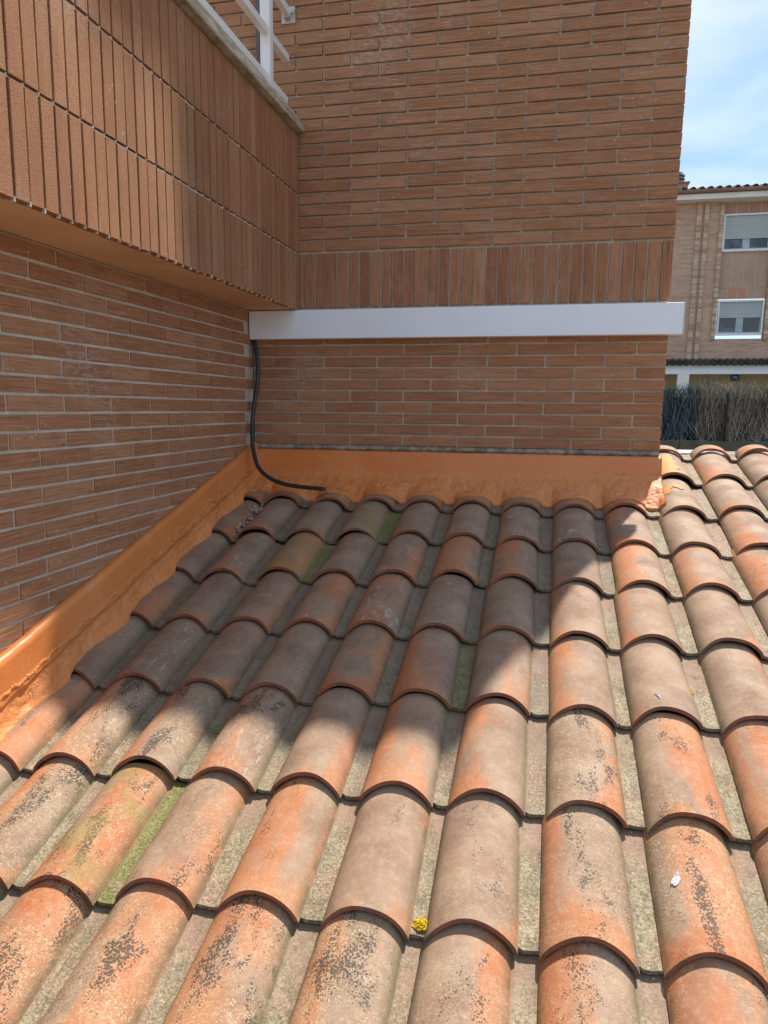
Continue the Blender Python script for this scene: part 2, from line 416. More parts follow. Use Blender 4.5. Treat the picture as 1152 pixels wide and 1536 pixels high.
for k in range(-6, 6):
    zz = zc5 + (5 - k) * H
    if zz > 4.02: continue
    stretcher_row(bw, zz, 0. if k % 2 == 0 else .15, -.110, WR)
for kk in range(0, 25):
    zz = Z1 + kk * H
    if zz > 5.96: break
    x0 = .160 if zz < 5.02 else -.95
    stretcher_row(bw, zz, 0. if kk % 2 == 0 else .15, x0, WR)
# upright band
for k in range(31):
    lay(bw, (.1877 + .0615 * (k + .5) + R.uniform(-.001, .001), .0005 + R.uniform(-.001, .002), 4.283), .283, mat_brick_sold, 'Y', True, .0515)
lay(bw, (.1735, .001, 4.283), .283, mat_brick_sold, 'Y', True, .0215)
rest.done('unseen_bricks', mat_brick, bw)

# unseen block added above the terrace, outline shaped to throw the parapet's shadow edge
up = tag(empty('shadow_blocker', (-1.5, 1, 6)), 'unseen brick block added above the terrace to shade the parapet', 'blocker')
prof = [(-3, 6.0), (.66, 6.0), (.705, 6.45), (.72, 7.0), (.755, 7.28), (.87, 7.8), (-3, 7.8)]
vs = [(px_, y_, z_) for y_ in (.03, 3.2) for px_, z_ in prof]; n = len(prof)
fs = [tuple(range(n))[::-1], tuple(range(n, 2 * n))] + [(i, (i + 1) % n, (i + 1) % n + n, i + n) for i in range(n)]
mobj('wall', mesh_from('wall', vs, fs), plain('blocker_brick', (.29, .115, .055), .9), up)  # body of the added shadow-casting block
box('blocker_cap', -3.1, .89, -.02, 3.4, 7.803, 7.95, mat_mortar, up)  # top slab of the added block

# ================================================================== LEFT WALL
XL = -.118
lw = tag(empty('brick_wall', (XL, -1.5, 0)), 'shaded brown brick wall beneath the terrace, meeting the orange flashing', 'wall', GW)
bm = bmesh.new(); bm_box(bm, -3.0, XL - .0055, -5.6, .45, 0, 4.125)
bm_done(bm, 'mortar_bed', mat_mortar, lw)
restl = Rest()
def left_row(z, off):
    k = 0; y1 = -.003
    while True:
        b = -off - (k - 1) * M3; a = b - M3; k += 1
        if b < -5.5: break
        b2 = min(b, y1 + .0055); a2 = a; l = b2 - a2 - .011
        if l < .03: continue
        c = (a2 + b2) / 2
        if z + .03 < 3.12 + (c + .25) * .2775 - .02 and c - .15 < 0 and z < 3.36 + (c + .1) * .268 - .13: continue   # behind the flashing
        if c > -4.6 and any(seen((XL, c + d, z), 8) for d in (-.14, 0, .14)): lay(lw, (XL, c, z), round(l, 3), mat_brick, 'X')
        else: restl.add((XL, c, z), l, 'X')
v0 = .26917
for k in range(-6, 30):
    z = zc5 + (5 - k) * H
    if z > 4.12 or z < 2.0: continue
    left_row(z, v0 if k % 2 == 0 else v0 + .15)
restl.done('unseen_bricks', mat_brick, lw)

# ================================================================== TERRACE: slab, parapet of upright bricks, coping
XB = .161
tr = tag(empty('terrace', (XB, -1.5, 4.128)), 'terrace parapet of three rows of upright orange bricks, sun on its left part', 'terrace')
mat_soffit = plain('brown_soffit_paint', (.70, .46, .28), .8, .2, .08, 4, .3)
bm = bmesh.new(); bm_box(bm, -3.0, XB - .034, -5.6, .004, 4.128, 4.30, .0); bm_done(bm, 'soffit_slab', mat_soffit, tr)
bm = bmesh.new(); bm_box(bm, .0, XB - .016, -5.6, -.001, 4.135, 5.035); bm_done(bm, 'mortar_bed', mat_mortar, tr)
rs_ = Rest()
yj = -2.336; PB = .0635
k0 = int(math.floor((-.0 - yj) / PB))
for row, (za, zb) in enumerate(((4.128, 4.423), (4.430, 4.724), (4.731, 5.028))):
    for k in range(-50, k0 + 1):
        a = yj + k * PB; c = a + PB / 2
        if c + PB / 2 > -.002: continue
        p = (XB, c, (za + zb) / 2)
        if any(seen((XB, c, z), 10) for z in (za, (za + zb) / 2, zb)):
            o = lay(tr, (XB + R.uniform(-.0012, .0012), c, (za + zb) / 2 + (R.uniform(-.003, .003) if row == 0 else 0)), zb - za - .004, mat_brick_balc, 'X', True, PB - .0065, .0012)
        else: rs_.add(p, zb - za - .004, 'X', True, PB - .0065)
nb_ = bmesh.new()
for zj in (4.4265, 4.7275):
    bm_box(nb_, XB - .0155, XB - .0045, -5.6, -.002, zj - .0045, zj - .0005)
for k in range(-50, k0 + 1):
    yy = yj + k * PB
    if yy > -.01: continue
    for zj in (4.4265, 4.7275): bm_box(nb_, XB - .0154, XB - .0025 + R.uniform(-.002, .001), yy - .004, yy + R.uniform(.002, .006), zj - .0004, zj + .0042)
    bm_box(nb_, XB - .012, XB - R.uniform(.001, .004), yy - .003, yy + .003, 4.126 - R.uniform(0, .004), 4.136)
tag(bm_done(nb_, 'mortar_nubs', mat_mortar, tr), kind='stuff')
for za, zb in ((4.128, 4.423), (4.430, 4.724), (4.731, 5.028)):      # cut brick in the corner
    ya = yj + k0 * PB
    lay(tr, (XB + R.uniform(-.001, .001), (ya - .0005) / 2 + .0015, (za + zb) / 2), zb - za - .004, mat_brick_balc, 'X', True, round(-ya - .007, 4), .0008)
rs_.done('unseen_bricks', mat_brick_balc, tr)
mcop = M('weathered_coping', .85, .25)
cn = mcop.noise(mcop.map(mcop.pos, (2, 1, 6)), 6, 6, .7)
cc = mcop.mix(mcop.ramp(cn, .35, .65), (.30, .25, .17), (.56, .50, .40))
cc = mcop.mix(mcop.math('MULTIPLY', mcop.ramp(mcop.noise(mcop.pos, 18, 5, .7), .56, .68), .6), cc, (.13, .12, .09))
mcop.color(cc); mcop.bump(mcop.noise(mcop.pos, 60, 4, .7), .6, .004)
# coping stones laid end to end
y = -.0
cps = [(-.002, -.72), (-.725, -1.43), (-1.435, -2.2), (-2.205, -3.4), (-3.405, -5.6)]
for a, b in cps:
    me_ = box('coping_stone', -.03, .196 + R.uniform(-.001, .001), b, a, 5.040, 5.084, mcop.m, tr, .004)

# ---- white railing on the coping
mat_white = plain('white_enamel', (.80, .78, .76), .35, .5, .05, 9)
mat_zinc = plain('galvanised_steel', (.55, .53, .48), .5, .5, .2, 30, .2, .5)
rl = tag(empty('railing', (.11, -.32, 5.084)), 'white metal railing on top of the terrace coping', 'railing')
for z0, yend in ((5.158, -.075), (5.372, -.045), (5.60, -.02)):
    box('rail', .095, .13, -3.4, yend, z0, z0 + .036, mat_white, rl, .002)
box('post', .087, .137, -.355, -.305, 5.0845, 6.05, mat_white, rl, .003)
box('base_plate', .075, .149, -.385, -.275, 5.0842, 5.089, mat_white, rl, .001)
for yy_ in (-1.62, -2.9):
    box('post', .087, .137, yy_, yy_ + .05, 5.0845, 6.05, mat_white, rl, .003)
bk = box('wall_bracket', .075, .150, -.010, -.0015, 5.572, 5.652, mat_zinc, rl, .002)
bk2 = box('bracket_lug', .10, .13, -.045, -.0105, 5.585, 5.599, mat_zinc, rl, .001)
bm = bmesh.new(); bmesh.ops.create_cone(bm, cap_ends=True, segments=6, radius1=.011, radius2=.011, depth=.010, matrix=Matrix.Translation((.140, -.0153, 5.625)) @ Matrix.Rotation(math.pi / 2, 4, 'X'))
bm_done(bm, 'bolt', mat_zinc, bk)

# ---- grey downpipe behind the railing
mat_pipe = plain('dark_grey_pvc', (.085, .09, .11), .4, .45, .1, 8)
dp = tag(empty('downpipe', (-.04, -.03, 5.086)), 'dark grey downpipe on the brick wall behind the white railing', 'pipe')
tube('pipe', [(-.041, -.026, 5.086), (-.041, -.026, 5.6), (-.041, -.026, 6.2)], .0165, mat_pipe, dp, 14)
for zz in (5.24, 5.9):
    tube('clip', [(-.041, -.026, zz), (-.041, -.026, zz + .014)], .0195, mat_pipe, dp, 14)

# ---- white cover box along the wall
mat_lacq = plain('white_lacquered_aluminium', (.82, .87, .94), .45, .45, .03, 2)
tb = tag(empty('cover_box', (1.0, -.03, 4.0)), 'long white metal cover box fixed across the brown brick wall', 'cover')
bm = bmesh.new(); bm_box(bm, XL + .004, 2.150, -.060, .004, 3.972, 4.1235, .0022); bm_done(bm, 'cover_box_body', mat_lacq, tb)
bm = bmesh.new(); bm_box(bm, 2.1502, 2.1535, -.061, .0042, 3.971, 4.1245, .0008); bm_done(bm, 'end_cap', mat_lacq, tb)

# ================================================================== TILED ROOF
O2 = Vector((0.2832, -0.3499, 3.0719))
UX = Vector((1., .013961, .01993)); US = Vector((.00016, -.96383, -.26651)); NR = Vector((-.0154, -.2663, .96377)).normalized()
def precise():
    global O2
    return
PT, EX = .24927, .40688
def RP(u, s, n=0.): return O2 + UX * u + US * s + NR * n
WF, HF, TH = .204, .058, .013
def barrel_h(t, h=HF):                       # t in -1..1 across
    a = min(1., abs(t)); return h * max(0., (1 - a ** 2.3)) ** .72
def tile_mesh(var, clip=None, length=.455):
    rr = random.Random(var + 100)
    NX, NY = 20, 8
    sk = rr.uniform(-.002, .002); ph = rr.uniform(0, 6)
    V = []; F = []
    def grid(inner):
        base = len(V)
        for j in range(NY + 1):
            fy = (j / NY) ** 1.25
            for i in range(NX + 1):
                t = -math.cos(math.pi * i / NX) * .6 + (-1 + 2 * i / NX) * .4
                half = WF / 2 - .005 * fy; hh = HF - .006 * fy
                if inner: half -= TH * .8; hh -= TH
                xx = -WF / 2 + t * half + sk * math.sin(3 * fy + ph) * .6
                y0 = .024 * (1 - t * t) + .0012 * math.sin(5 * t + ph) ; 
                yy = y0 + (length - y0) * fy
                zz = barrel_h(t, hh) + (0 if not inner else 0) + .0009 * math.sin(4 * t + 6 * fy + ph)
                V.append((xx, yy, zz))
        for j in range(NY):
            for i in range(NX):
                a = base + j * (NX + 1) + i; q = (a, a + 1, a + NX + 2, a + NX + 1)
                F.append(q if not inner else q[::-1])
        return base
    bo = grid(False); bi = grid(True)
    for i in range(NX):                       # front and back edges
        F.append((bo + i + 1, bo + i, bi + i, bi + i + 1))
        e = NY * (NX + 1); F.append((bo + e + i, bo + e + i + 1, bi + e + i + 1, bi + e + i))
    for j in range(NY):                       # left / right feet
        a, b = bo + j * (NX + 1), bi + j * (NX + 1); F.append((a, a + NX + 1, b + NX + 1, b))
        a, b = a + NX, b + NX; F.append((a + NX + 1, a, b, b + NX + 1))
    smooth_n = len(F)
    # pan
    prof = [(-.006, -.0005), (.004, -.001), (.010, -.0050), (.026, -.0080), (.044, -.0055), (.064, -.003)]
    b0 = len(V); m = len(prof); NYP = 6
    for layer in (0, -.011):
        for j in range(NYP + 1):
            for i, (px_, pz) in enumerate(prof):
                y0 = .019 + .0018 * math.sin(i * 1.7 + ph)
                V.append((px_, y0 + (length - y0) * j / NYP, pz + layer + .0006 * math.sin(j * 2.1 + i + ph)))
    for j in range(NYP):
        for i in range(m - 1):
            a = b0 + j * m + i; F.append((a, a + 1, a + m + 1, a + m))
            a += (NYP + 1) * m; F.append((a + m, a + m + 1, a + 1, a))
    off = (NYP + 1) * m
    for i in range(m - 1): F.append((b0 + i + 1, b0 + i, b0 + off + i, b0 + off + i + 1))
    me = mesh_from('roof_tile', V, F)
    me.polygons.foreach_set('use_smooth', [i < NX * NY * 2 or (i >= smooth_n and abs(me.polygons[i].normal.z) > .5) for i in range(len(F))])
    if clip is not None or True:
        bm = bmesh.new(); bm.from_mesh(me)
        if clip is not None:
            bmesh.ops.bisect_plane(bm, geom=bm.verts[:] + bm.edges[:] + bm.faces[:], plane_co=(clip, 0, 0), plane_no=(1, 0, 0), clear_inner=True)
        bmesh.ops.recalc_face_normals(bm, faces=bm.faces)
        bm.to_mesh(me); bm.free()
    # rims stay sharp
    me.update()
    try:
        me.set_sharp_from_angle(angle=math.radians(50))
    except Exception: pass
    me.materials.append(mat_tile)
    return me
TM = [tile_mesh(v) for v in range(6)]
TM_CUT = [tile_mesh(v, clip=-.118) for v in range(3)]
TM_TOP = [tile_mesh(v, length=.12) for v in range(3)]

TIPS = {(0, 0): (-0.027, -0.042), (1, 0): (-0.007, -0.004), (3, 0): (-0.007, -0.004), (4, 0): (-0.006, 0.004), (5, 0): (-0.009, 0.025), (6, 0): (-0.006, 0.034), (7, 0): (-0.013, 0.015), (8, 0): (0.001, 0.035), (0, 1): (-0.018, -0.021), (1, 1): (-0.015, -0.01), (2, 1): (-0.018, -0.025), (3, 1): (-0.005, -0.023), (4, 1): (-0.001, -0.006), (5, 1): (-0.002, 0.019), (6, 1): (-0.003, 0.025), (7, 1): (-0.004, 0.03), (8, 1): (-0.004, 0.033), (0, 2): (-0.004, 0.022), (1, 2): (-0.003, -0.012), (2, 2): (-0.0, -0.011), (3, 2): (-0.003, -0.023), (4, 2): (-0.001, -0.036), (5, 2): (-0.004, -0.02), (6, 2): (0.001, -0.003), (7, 2): (0.002, 0.001), (8, 2): (-0.0, 0.005), (0, 3): (0.005, 0.008), (1, 3): (0.005, 0.001), (2, 3): (0.001, -0.004), (3, 3): (-0.003, -0.011), (4, 3): (-0.006, -0.011), (5, 3): (-0.005, -0.02), (6, 3): (0.0, -0.006), (7, 3): (-0.005, -0.006), (0, 4): (0.009, -0.0), (1, 4): (0.009, 0.005), (2, 4): (0.0, 0.006), (3, 4): (-0.004, -0.019), (4, 4): (-0.003, -0.019), (5, 4): (-0.007, -0.017), (6, 4): (0.003, 0.01), (7, 4): (-0.003, -0.005), (0, 5): (0.002, 0.01), (1, 5): (0.001, -0.008), (2, 5): (0.003, 0.01), (3, 5): (-0.002, -0.0), (4, 5): (0.002, -0.0), (5, 5): (-0.005, -0.0), (6, 5): (0.002, 0.007), (7, 5): (0.001, 0.016), (1, 6): (-0.002, 0.02), (2, 6): (-0.005, -0.009), (3, 6): (0.004, -0.009), (4, 6): (0.009, -0.005), (5, 6): (-0.003, -0.005), (6, 6): (-0.003, 0.002), (8, -1): (0.010, -0.009), (9, -1): (0.008, 0.005), (-1, 1): (0.03, 0.016), (-1, 2): (0.019, 0.017), (-1, 3): (0.019, 0.002), (-1, 4): (0.008, 0.002), (-1, 5): (0.011, 0.02)}
def tip(c, r):
    if (c, r) in TIPS: du, ds = TIPS[(c, r)]
    else:
        cs = [v for (a, b), v in TIPS.items() if a == c and abs(b - r) <= 2]; rs2 = [v for (a, b), v in TIPS.items() if b == r and abs(a - c) <= 2]
        du = sum(v[0] for v in cs) / len(cs) if cs else 0.; ds = sum(v[1] for v in rs2) / len(rs2) if rs2 else 0.
    return c * PT + du, r * EX + ds
roof = tag(empty('tiled_roof', (1.2, -1.5, 2.7)), 'lean-to roof of weathered clay tiles sloping down from the brick wall', 'roof')
# deck under the tiles
dk = [RP(-.40, -.86, -.04), RP(3.6, -.86, -.04), RP(3.6, 4.1, -.04), RP(-.40, 4.1, -.04)]
dk = dk + [p - Vector((0, 0, .18)) for p in dk]
mobj('roof_deck', mesh_from('roof_deck', dk, [(0, 1, 2, 3), (7, 6, 5, 4), (0, 4, 5, 1), (1, 5, 6, 2), (2, 6, 7, 3), (3, 7, 4, 0)]), plain('grey_mortar_deck', (.2, .17, .14), .95, .1), roof)
# tones read off the photograph tile by tile: (tone, side, lichen, moss, lime, shade_tint)
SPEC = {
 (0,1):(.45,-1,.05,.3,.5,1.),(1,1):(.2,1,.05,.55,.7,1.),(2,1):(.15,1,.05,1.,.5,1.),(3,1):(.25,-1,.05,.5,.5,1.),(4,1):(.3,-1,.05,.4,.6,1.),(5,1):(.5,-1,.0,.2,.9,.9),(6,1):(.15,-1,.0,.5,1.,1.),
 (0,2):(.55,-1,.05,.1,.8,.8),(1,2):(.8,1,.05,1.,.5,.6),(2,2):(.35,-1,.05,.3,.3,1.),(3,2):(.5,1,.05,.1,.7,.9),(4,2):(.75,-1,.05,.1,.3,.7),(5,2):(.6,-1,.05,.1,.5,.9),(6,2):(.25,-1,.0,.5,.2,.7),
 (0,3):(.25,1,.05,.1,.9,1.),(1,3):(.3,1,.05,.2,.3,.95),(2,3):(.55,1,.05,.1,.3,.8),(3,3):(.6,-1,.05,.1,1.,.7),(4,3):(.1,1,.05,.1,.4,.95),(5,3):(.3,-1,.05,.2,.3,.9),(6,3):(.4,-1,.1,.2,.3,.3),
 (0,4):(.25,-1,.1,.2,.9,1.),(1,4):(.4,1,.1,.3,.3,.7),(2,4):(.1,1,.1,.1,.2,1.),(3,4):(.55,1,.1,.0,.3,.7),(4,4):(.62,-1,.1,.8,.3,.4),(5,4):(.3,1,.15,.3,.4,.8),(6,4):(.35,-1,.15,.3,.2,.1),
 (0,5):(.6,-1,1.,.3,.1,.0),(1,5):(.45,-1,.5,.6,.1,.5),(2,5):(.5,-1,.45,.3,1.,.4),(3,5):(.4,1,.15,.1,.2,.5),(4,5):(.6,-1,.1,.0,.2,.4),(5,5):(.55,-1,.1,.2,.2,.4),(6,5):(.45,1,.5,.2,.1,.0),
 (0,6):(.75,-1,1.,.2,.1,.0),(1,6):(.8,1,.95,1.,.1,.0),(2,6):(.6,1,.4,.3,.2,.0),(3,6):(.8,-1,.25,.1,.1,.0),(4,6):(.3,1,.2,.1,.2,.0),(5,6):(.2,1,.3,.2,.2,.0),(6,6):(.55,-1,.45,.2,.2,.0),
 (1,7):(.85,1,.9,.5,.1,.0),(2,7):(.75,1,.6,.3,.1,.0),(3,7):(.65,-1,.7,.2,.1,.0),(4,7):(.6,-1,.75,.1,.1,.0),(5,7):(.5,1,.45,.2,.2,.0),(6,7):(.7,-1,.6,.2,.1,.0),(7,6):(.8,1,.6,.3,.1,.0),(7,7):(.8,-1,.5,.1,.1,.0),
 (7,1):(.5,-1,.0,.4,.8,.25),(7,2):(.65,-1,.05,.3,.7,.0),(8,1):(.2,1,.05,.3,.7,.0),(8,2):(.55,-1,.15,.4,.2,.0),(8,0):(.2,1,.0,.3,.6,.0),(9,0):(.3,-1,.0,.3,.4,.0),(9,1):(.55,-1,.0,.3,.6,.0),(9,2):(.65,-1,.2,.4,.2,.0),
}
nt_ = 0
for r in range(-2, 9):
    for c in range(-1, 13):
        if r < 0 and c < 8: continue
        if r >= 7 and c < 0 and r > 8: continue
        u, s = tip(c, r)
        if c == -1: me = TM_CUT[r % 3]
        elif r == -2: me = TM_TOP[c % 3]
        else: me = TM[R.randrange(6)]
        lift = .018
        # small random attitude
        yaw = R.uniform(-.010, .010)
        X = UX.normalized(); Zv = NR; Y = Zv.cross(X).normalized()
        Mx = Matrix(((X.x, Y.x, Zv.x, 0), (X.y, Y.y, Zv.y, 0), (X.z, Y.z, Zv.z, 0), (0, 0, 0, 1)))
        o = bpy.data.objects.new('roof_tile', me)
        o.matrix_world = Matrix.Translation(RP(u, s, R.uniform(-.001, .001))) @ Mx @ Matrix.Rotation(yaw, 4, 'Z') @ Matrix.Rotation(R.uniform(-.012, .012), 4, 'Y') @ Matrix.Rotation(-math.atan2(lift, EX), 4, 'X')
        mw = o.matrix_world.copy()
        COL.objects.link(o); o.parent = roof; o.matrix_parent_inverse = Matrix.Translation(roof.location).inverted(); o.matrix_basis = mw
        base_l = max(0., min(1., (r - 3.2) * .16 + R.uniform(-.05, .1)))
        sp = SPEC.get((c, r))
        if sp is None:
            in_shade = 1. if (r <= 4 and c < 7) else 0.  # rows under the wall's shadow get the full painted darkening
            sp = (R.uniform(.2, .75), R.choice((-1, 1)), base_l, R.uniform(0, .5), R.uniform(.1, .6) if r < 3 else .2, in_shade)
        o['tone'], o['side'], o['lichen'], o['moss'], o['lime'], o['shade_tint'] = [float(q) for q in sp]
        o['lichen'] = sp[2] * .74
        o['seed'] = R.uniform(0, 10); nt_ += 1

# ---- orange flashing along both walls: one coat of paint over mortar
fl = tag(empty('roof_flashing', (.0, -.1, 3.2)), 'glossy orange painted flashing running along both brick walls above the tiles', 'flashing')
def barrel_n(u, s):
    """height of the tile surface above the tip plane at u"""
    best = -.003
    for c in range(-1, 9):
        tu = c * PT + TIPS.get((c, max(0, min(5, round(s / EX)))), (0, 0))[0]
        t = (u - (tu - WF / 2)) / (WF / 2)
        if abs(t) < 1: best = max(best, barrel_h(t, HF))
    return best
def smooth(a, b, x):
    t = max(0., min(1., (x - a) / (b - a))); return t * t * (3 - 2 * t)
# back flashing
V = []; NXF, NTF = 300, 26
for i in range(NXF + 1):
    x = XL + (2.104 - XL) * i / NXF
    u = x - O2.x
    se = -.125 + .03 * smooth(0, .9, x) + .03 * smooth(.9, 2.0, x) + .010 * noise.noise((x * 9, 1, 0)) + .004 * noise.noise((x * 40, 3, 0))
    bn = barrel_n(u, 0)
    se += -.018 * (1 - bn / HF) + .01
    edge = RP(u, se, bn * .97 + .0055 + .018 * (-se / EX) * -1 + .002)
    top = Vector((x, -.004 - .002 * noise.noise((x * 6, 0, 0)), 3.366 + .004 * noise.noise((x * 5, 2, 0)) + .0025 * noise.noise((x * 30, 2, 0))))
    wav = Vector((x, -.020, 3.243 + .026 * smooth(.9, 1.8, x) + .010 * noise.noise((x * 4.5, 5, 0)) + .006 * noise.noise((x * 17, 5, 0))))
    for j in range(NTF + 1):
        t = j / NTF
        if t < .02: p = Vector((x, .004, top.z + .001))
        elif t < .4:
            q = (t - .02) / .38; p = top.lerp(wav, q) + Vector((0, -.009 * math.sin(q * math.pi / 2) - .007 * smooth(0, .12, q), 0))
        else:
            q = (t - .4) / .6
            w2 = wav + Vector((0, -.016, 0))
            # apron: follows the tile profile only near its lower edge
            flat_edge = RP(u, se, .050)
            e = flat_edge.lerp(edge, smooth(.15, 1., q) )
            p = w2.lerp(e, q ** .9)
            am = math.sin(q * math.pi)
            p += Vector((0, -.004, .006)) * am * (1.2 * noise.noise((x * 14, q * 4, 8)) + 1.0 * noise.noise((x * 38, q * 9, 3)) + .4 * noise.noise((x * 90, q * 20, 3)))
            if q < .12: p += Vector((0, -.006, .0)) * (1 - q / .12) * (1 + noise.noise((x * 25, 9, 1)))
            p.z += -.012 * am
        V.append(p)
# lower lip thickness
F = [(i * (NTF + 1) + j, (i + 1) * (NTF + 1) + j, (i + 1) * (NTF + 1) + j + 1, i * (NTF + 1) + j + 1) for i in range(NXF) for j in range(NTF)]
nb = len(V)
for i in range(NXF + 1): V.append(V[i * (NTF + 1) + NTF] + US * -.004 - NR * .012)
F += [(i * (NTF + 1) + NTF, (i + 1) * (NTF + 1) + NTF, nb + i + 1, nb + i) for i in range(NXF)]
# close the right-hand end against the wall corner
last = [NXF * (NTF + 1) + j for j in range(NTF + 1)]
e0 = len(V); V += [Vector((2.09, .03, 3.36)), Vector((2.09, .03, 3.0)), Vector((2.09, -.25, 3.0))]
F.append(tuple(last + [e0 + 2, e0 + 1, e0]))
def scallop(x, seed):
    return abs(noise.noise((x * 6.5, seed, 0))) * .060 + abs(noise.noise((x * 15, seed, 4))) * .026
def bead(name, pts_n, rad):
    V_, F_ = [], []
    for i_, (p, nrm) in enumerate(pts_n):
        rr_ = rad * (1. + .75 * noise.noise((i_ * .21, 3, 3)) + .4 * noise.noise((i_ * .6, 5, 3)))
        rr_ = max(rr_, .0004)
        up_ = Vector((0, 0, 1)); out = nrm
        V_ += [p + up_ * rr_ * 1.6, p + out * rr_ + up_ * rr_ * .4, p + out * rr_ * .7 - up_ * rr_ * .8, p - up_ * rr_ * 1.8]
    for i_ in range(len(pts_n) - 1):
        for k_ in range(3):
            a_ = i_ * 4 + k_; F_.append((a_, a_ + 1, a_ + 5, a_ + 4))
    me_ = mesh_from(name, V_, F_, True); set_apron(me_, [1.] * len(V_))
    mobj(name, me_, mat_paint, fl)
def set_apron(me, vals):
    a_ = me.attributes.new('apron', 'FLOAT', 'POINT'); a_.data.foreach_set('value', vals)
bf_me = mesh_from('back_flashing', V, F, True)
vals = [smooth(.38, .46, (i_ % (NTF + 1)) / NTF) if i_ < nb else 1. for i_ in range(len(V))]
set_apron(bf_me, vals)
fo = mobj('back_flashing', bf_me, mat_paint, fl)
BACKL = []
for i in range(900):
    x = XL + .03 + (2.07 - XL) * i / 900
    wz_ = 3.243 + .026 * smooth(.9, 1.8, x) + .010 * noise.noise((x * 4.5, 5, 0)) + .006 * noise.noise((x * 17, 5, 0))
    BACKL.append((Vector((x, -.0335 - .001, wz_ - .006 - .004 + scallop(x, 2.) * .6)), Vector((0, -1, 0))))
bead('paint_lip', BACKL, .0048)
# left flashing
V = []; NYF, NTF = 360, 22
for i in range(NYF + 1):
    y = -.02 - 4.4 * i / NYF
    s = (-(y - O2.y)) / .96383
    zr = lambda xx, n=0.: RP(xx - O2.x, s, n)
    base = zr(-.1).z
    zt = 3.375 + (y + .138) * .2685 + .004 * noise.noise((y * 4, 0, 5)) + .003 * noise.noise((y * 22, 0, 5))
    fr = ((s / EX) % 1.0); step = .018 * (fr)       # surface rises towards each tile front
    xe = -.052 + .016 * noise.noise((y * 3, 4, 0)) + .008 * noise.noise((y * 13, 4, 0)) + .010 * math.sin(s / EX * 2 * math.pi + .8)
    P = [Vector((XL + .002, y, zt)), Vector((XL + .026 + .004 * noise.noise((y * 9, 7, 7)), y, zt - .010))]
    wz = base + .145 - .012 * smooth(-1.5, -.3, y) + .012 * noise.noise((y * 5, 0, 1)) + .010 * noise.noise((y * 12, 0, 1))
    Wv = Vector((XL + .034, y, wz)); Ev = zr(xe, .058 * .985 + .003 - .018 * (1 - fr))
    Ev = zr(xe, .0575 - .018 * (1 - fr) + .0025)
    pts = [P[0] - Vector((.004, 0, .004)), P[0], P[1]]
    for q in range(1, 7): pts.append(P[1].lerp(Wv, q / 6))
    for q in range(1, 14):
        t = q / 13; p = Wv.lerp(Ev, t); am = math.sin(t * math.pi)
        p += Vector((-.004, 0, -.012)) * am + Vector((.004, 0, .004)) * am * (1.2 * noise.noise((y * 11, t * 3, 2)) + 1.1 * noise.noise((y * 34, t * 6, 2)) + .4 * noise.noise((y * 80, t * 12, 2)))
        if q == 1: p += Vector((.007, 0, .001)) * (1 + noise.noise((y * 21, 0, 9)))
        pts.append(p)
    pts.append(pts[-1] + Vector((.001, 0, -.010)))
    V += pts
K = len(pts)
F = [(i * K + j + 1, (i + 1) * K + j + 1, (i + 1) * K + j, i * K + j) for i in range(NYF) for j in range(K - 1)]
sf_me = mesh_from('side_flashing', V, F, True)
set_apron(sf_me, [smooth(8.5, 10., i_ % K) for i_ in range(len(V))])
mobj('side_flashing', sf_me, mat_paint, fl)

LEFTL = []
for i in range(1400):
    y = -.03 - 3.2 * i / 1400
    s_ = (-(y - O2.y)) / .96383; b_ = RP(-.1 - O2.x, s_).z
    wz_ = b_ + .145 - .012 * smooth(-1.5, -.3, y) + .012 * noise.noise((y * 5, 0, 1)) + .010 * noise.noise((y * 12, 0, 1))
    q_ = scallop(y, 7.)
    LEFTL.append((Vector((XL + .034 + .001 - q_ * .10, y, wz_ - .004 + q_)), Vector((1, 0, 0))))
bead('paint_lip', LEFTL, .0050)
# ---- orange paint smeared over the tiles at the wall corner
mat_smear = paint_material('thin_paint_smear', (1, 1, 1), False)
mat_smear.node_tree.nodes['Principled BSDF'].inputs['Specular IOR Level'].default_value = .2
for (c, r, a0, a1, s0, s1) in ((8, -1, -.99, .25, -.37, .0), (8, 0, -.99, .35, -.40, -.14)):
    u, s = tip(c, r); V = []; F = []; NA, NS = 14, 30
    for j in range(NS + 1):
        for i in range(NA + 1):
            ss = s0 + (s1 - s0) * j / NS
            a_end = a1 + .30 * noise.noise((ss * 14, r * 5., 1)) + .12 * noise.noise((ss * 50, r * 5., 2)) - (.45 * max(0, (ss + .25) / .25) if r == 0 else 0)
            t = a0 + (a_end - a0) * i / NA
            fy = -ss / EX
            V.append(RP(u - WF / 2 + t * (WF / 2 - .005 * fy), s + ss + .0 * t, barrel_h(t, HF - .006 * fy) - .018 * fy + .0022) + US * (-.024 * (1 - t * t) * (1 - fy) * (1 if j == NS else 1)))
    for j in range(NS):
        for i in range(NA):
            if r == 0 and (j < 5 + 7 * noise.noise((i * .35, 2.2, 7)) or j > 22 + 14 * noise.noise((i * .3, 7.2, 7)) - i * .9): continue
            a = j * (NA + 1) + i; F.append((a, a + 1, a + NA + 2, a + NA + 1))
    mobj('paint_smear', mesh_from('paint_smear', V, F, True), mat_smear, fl)

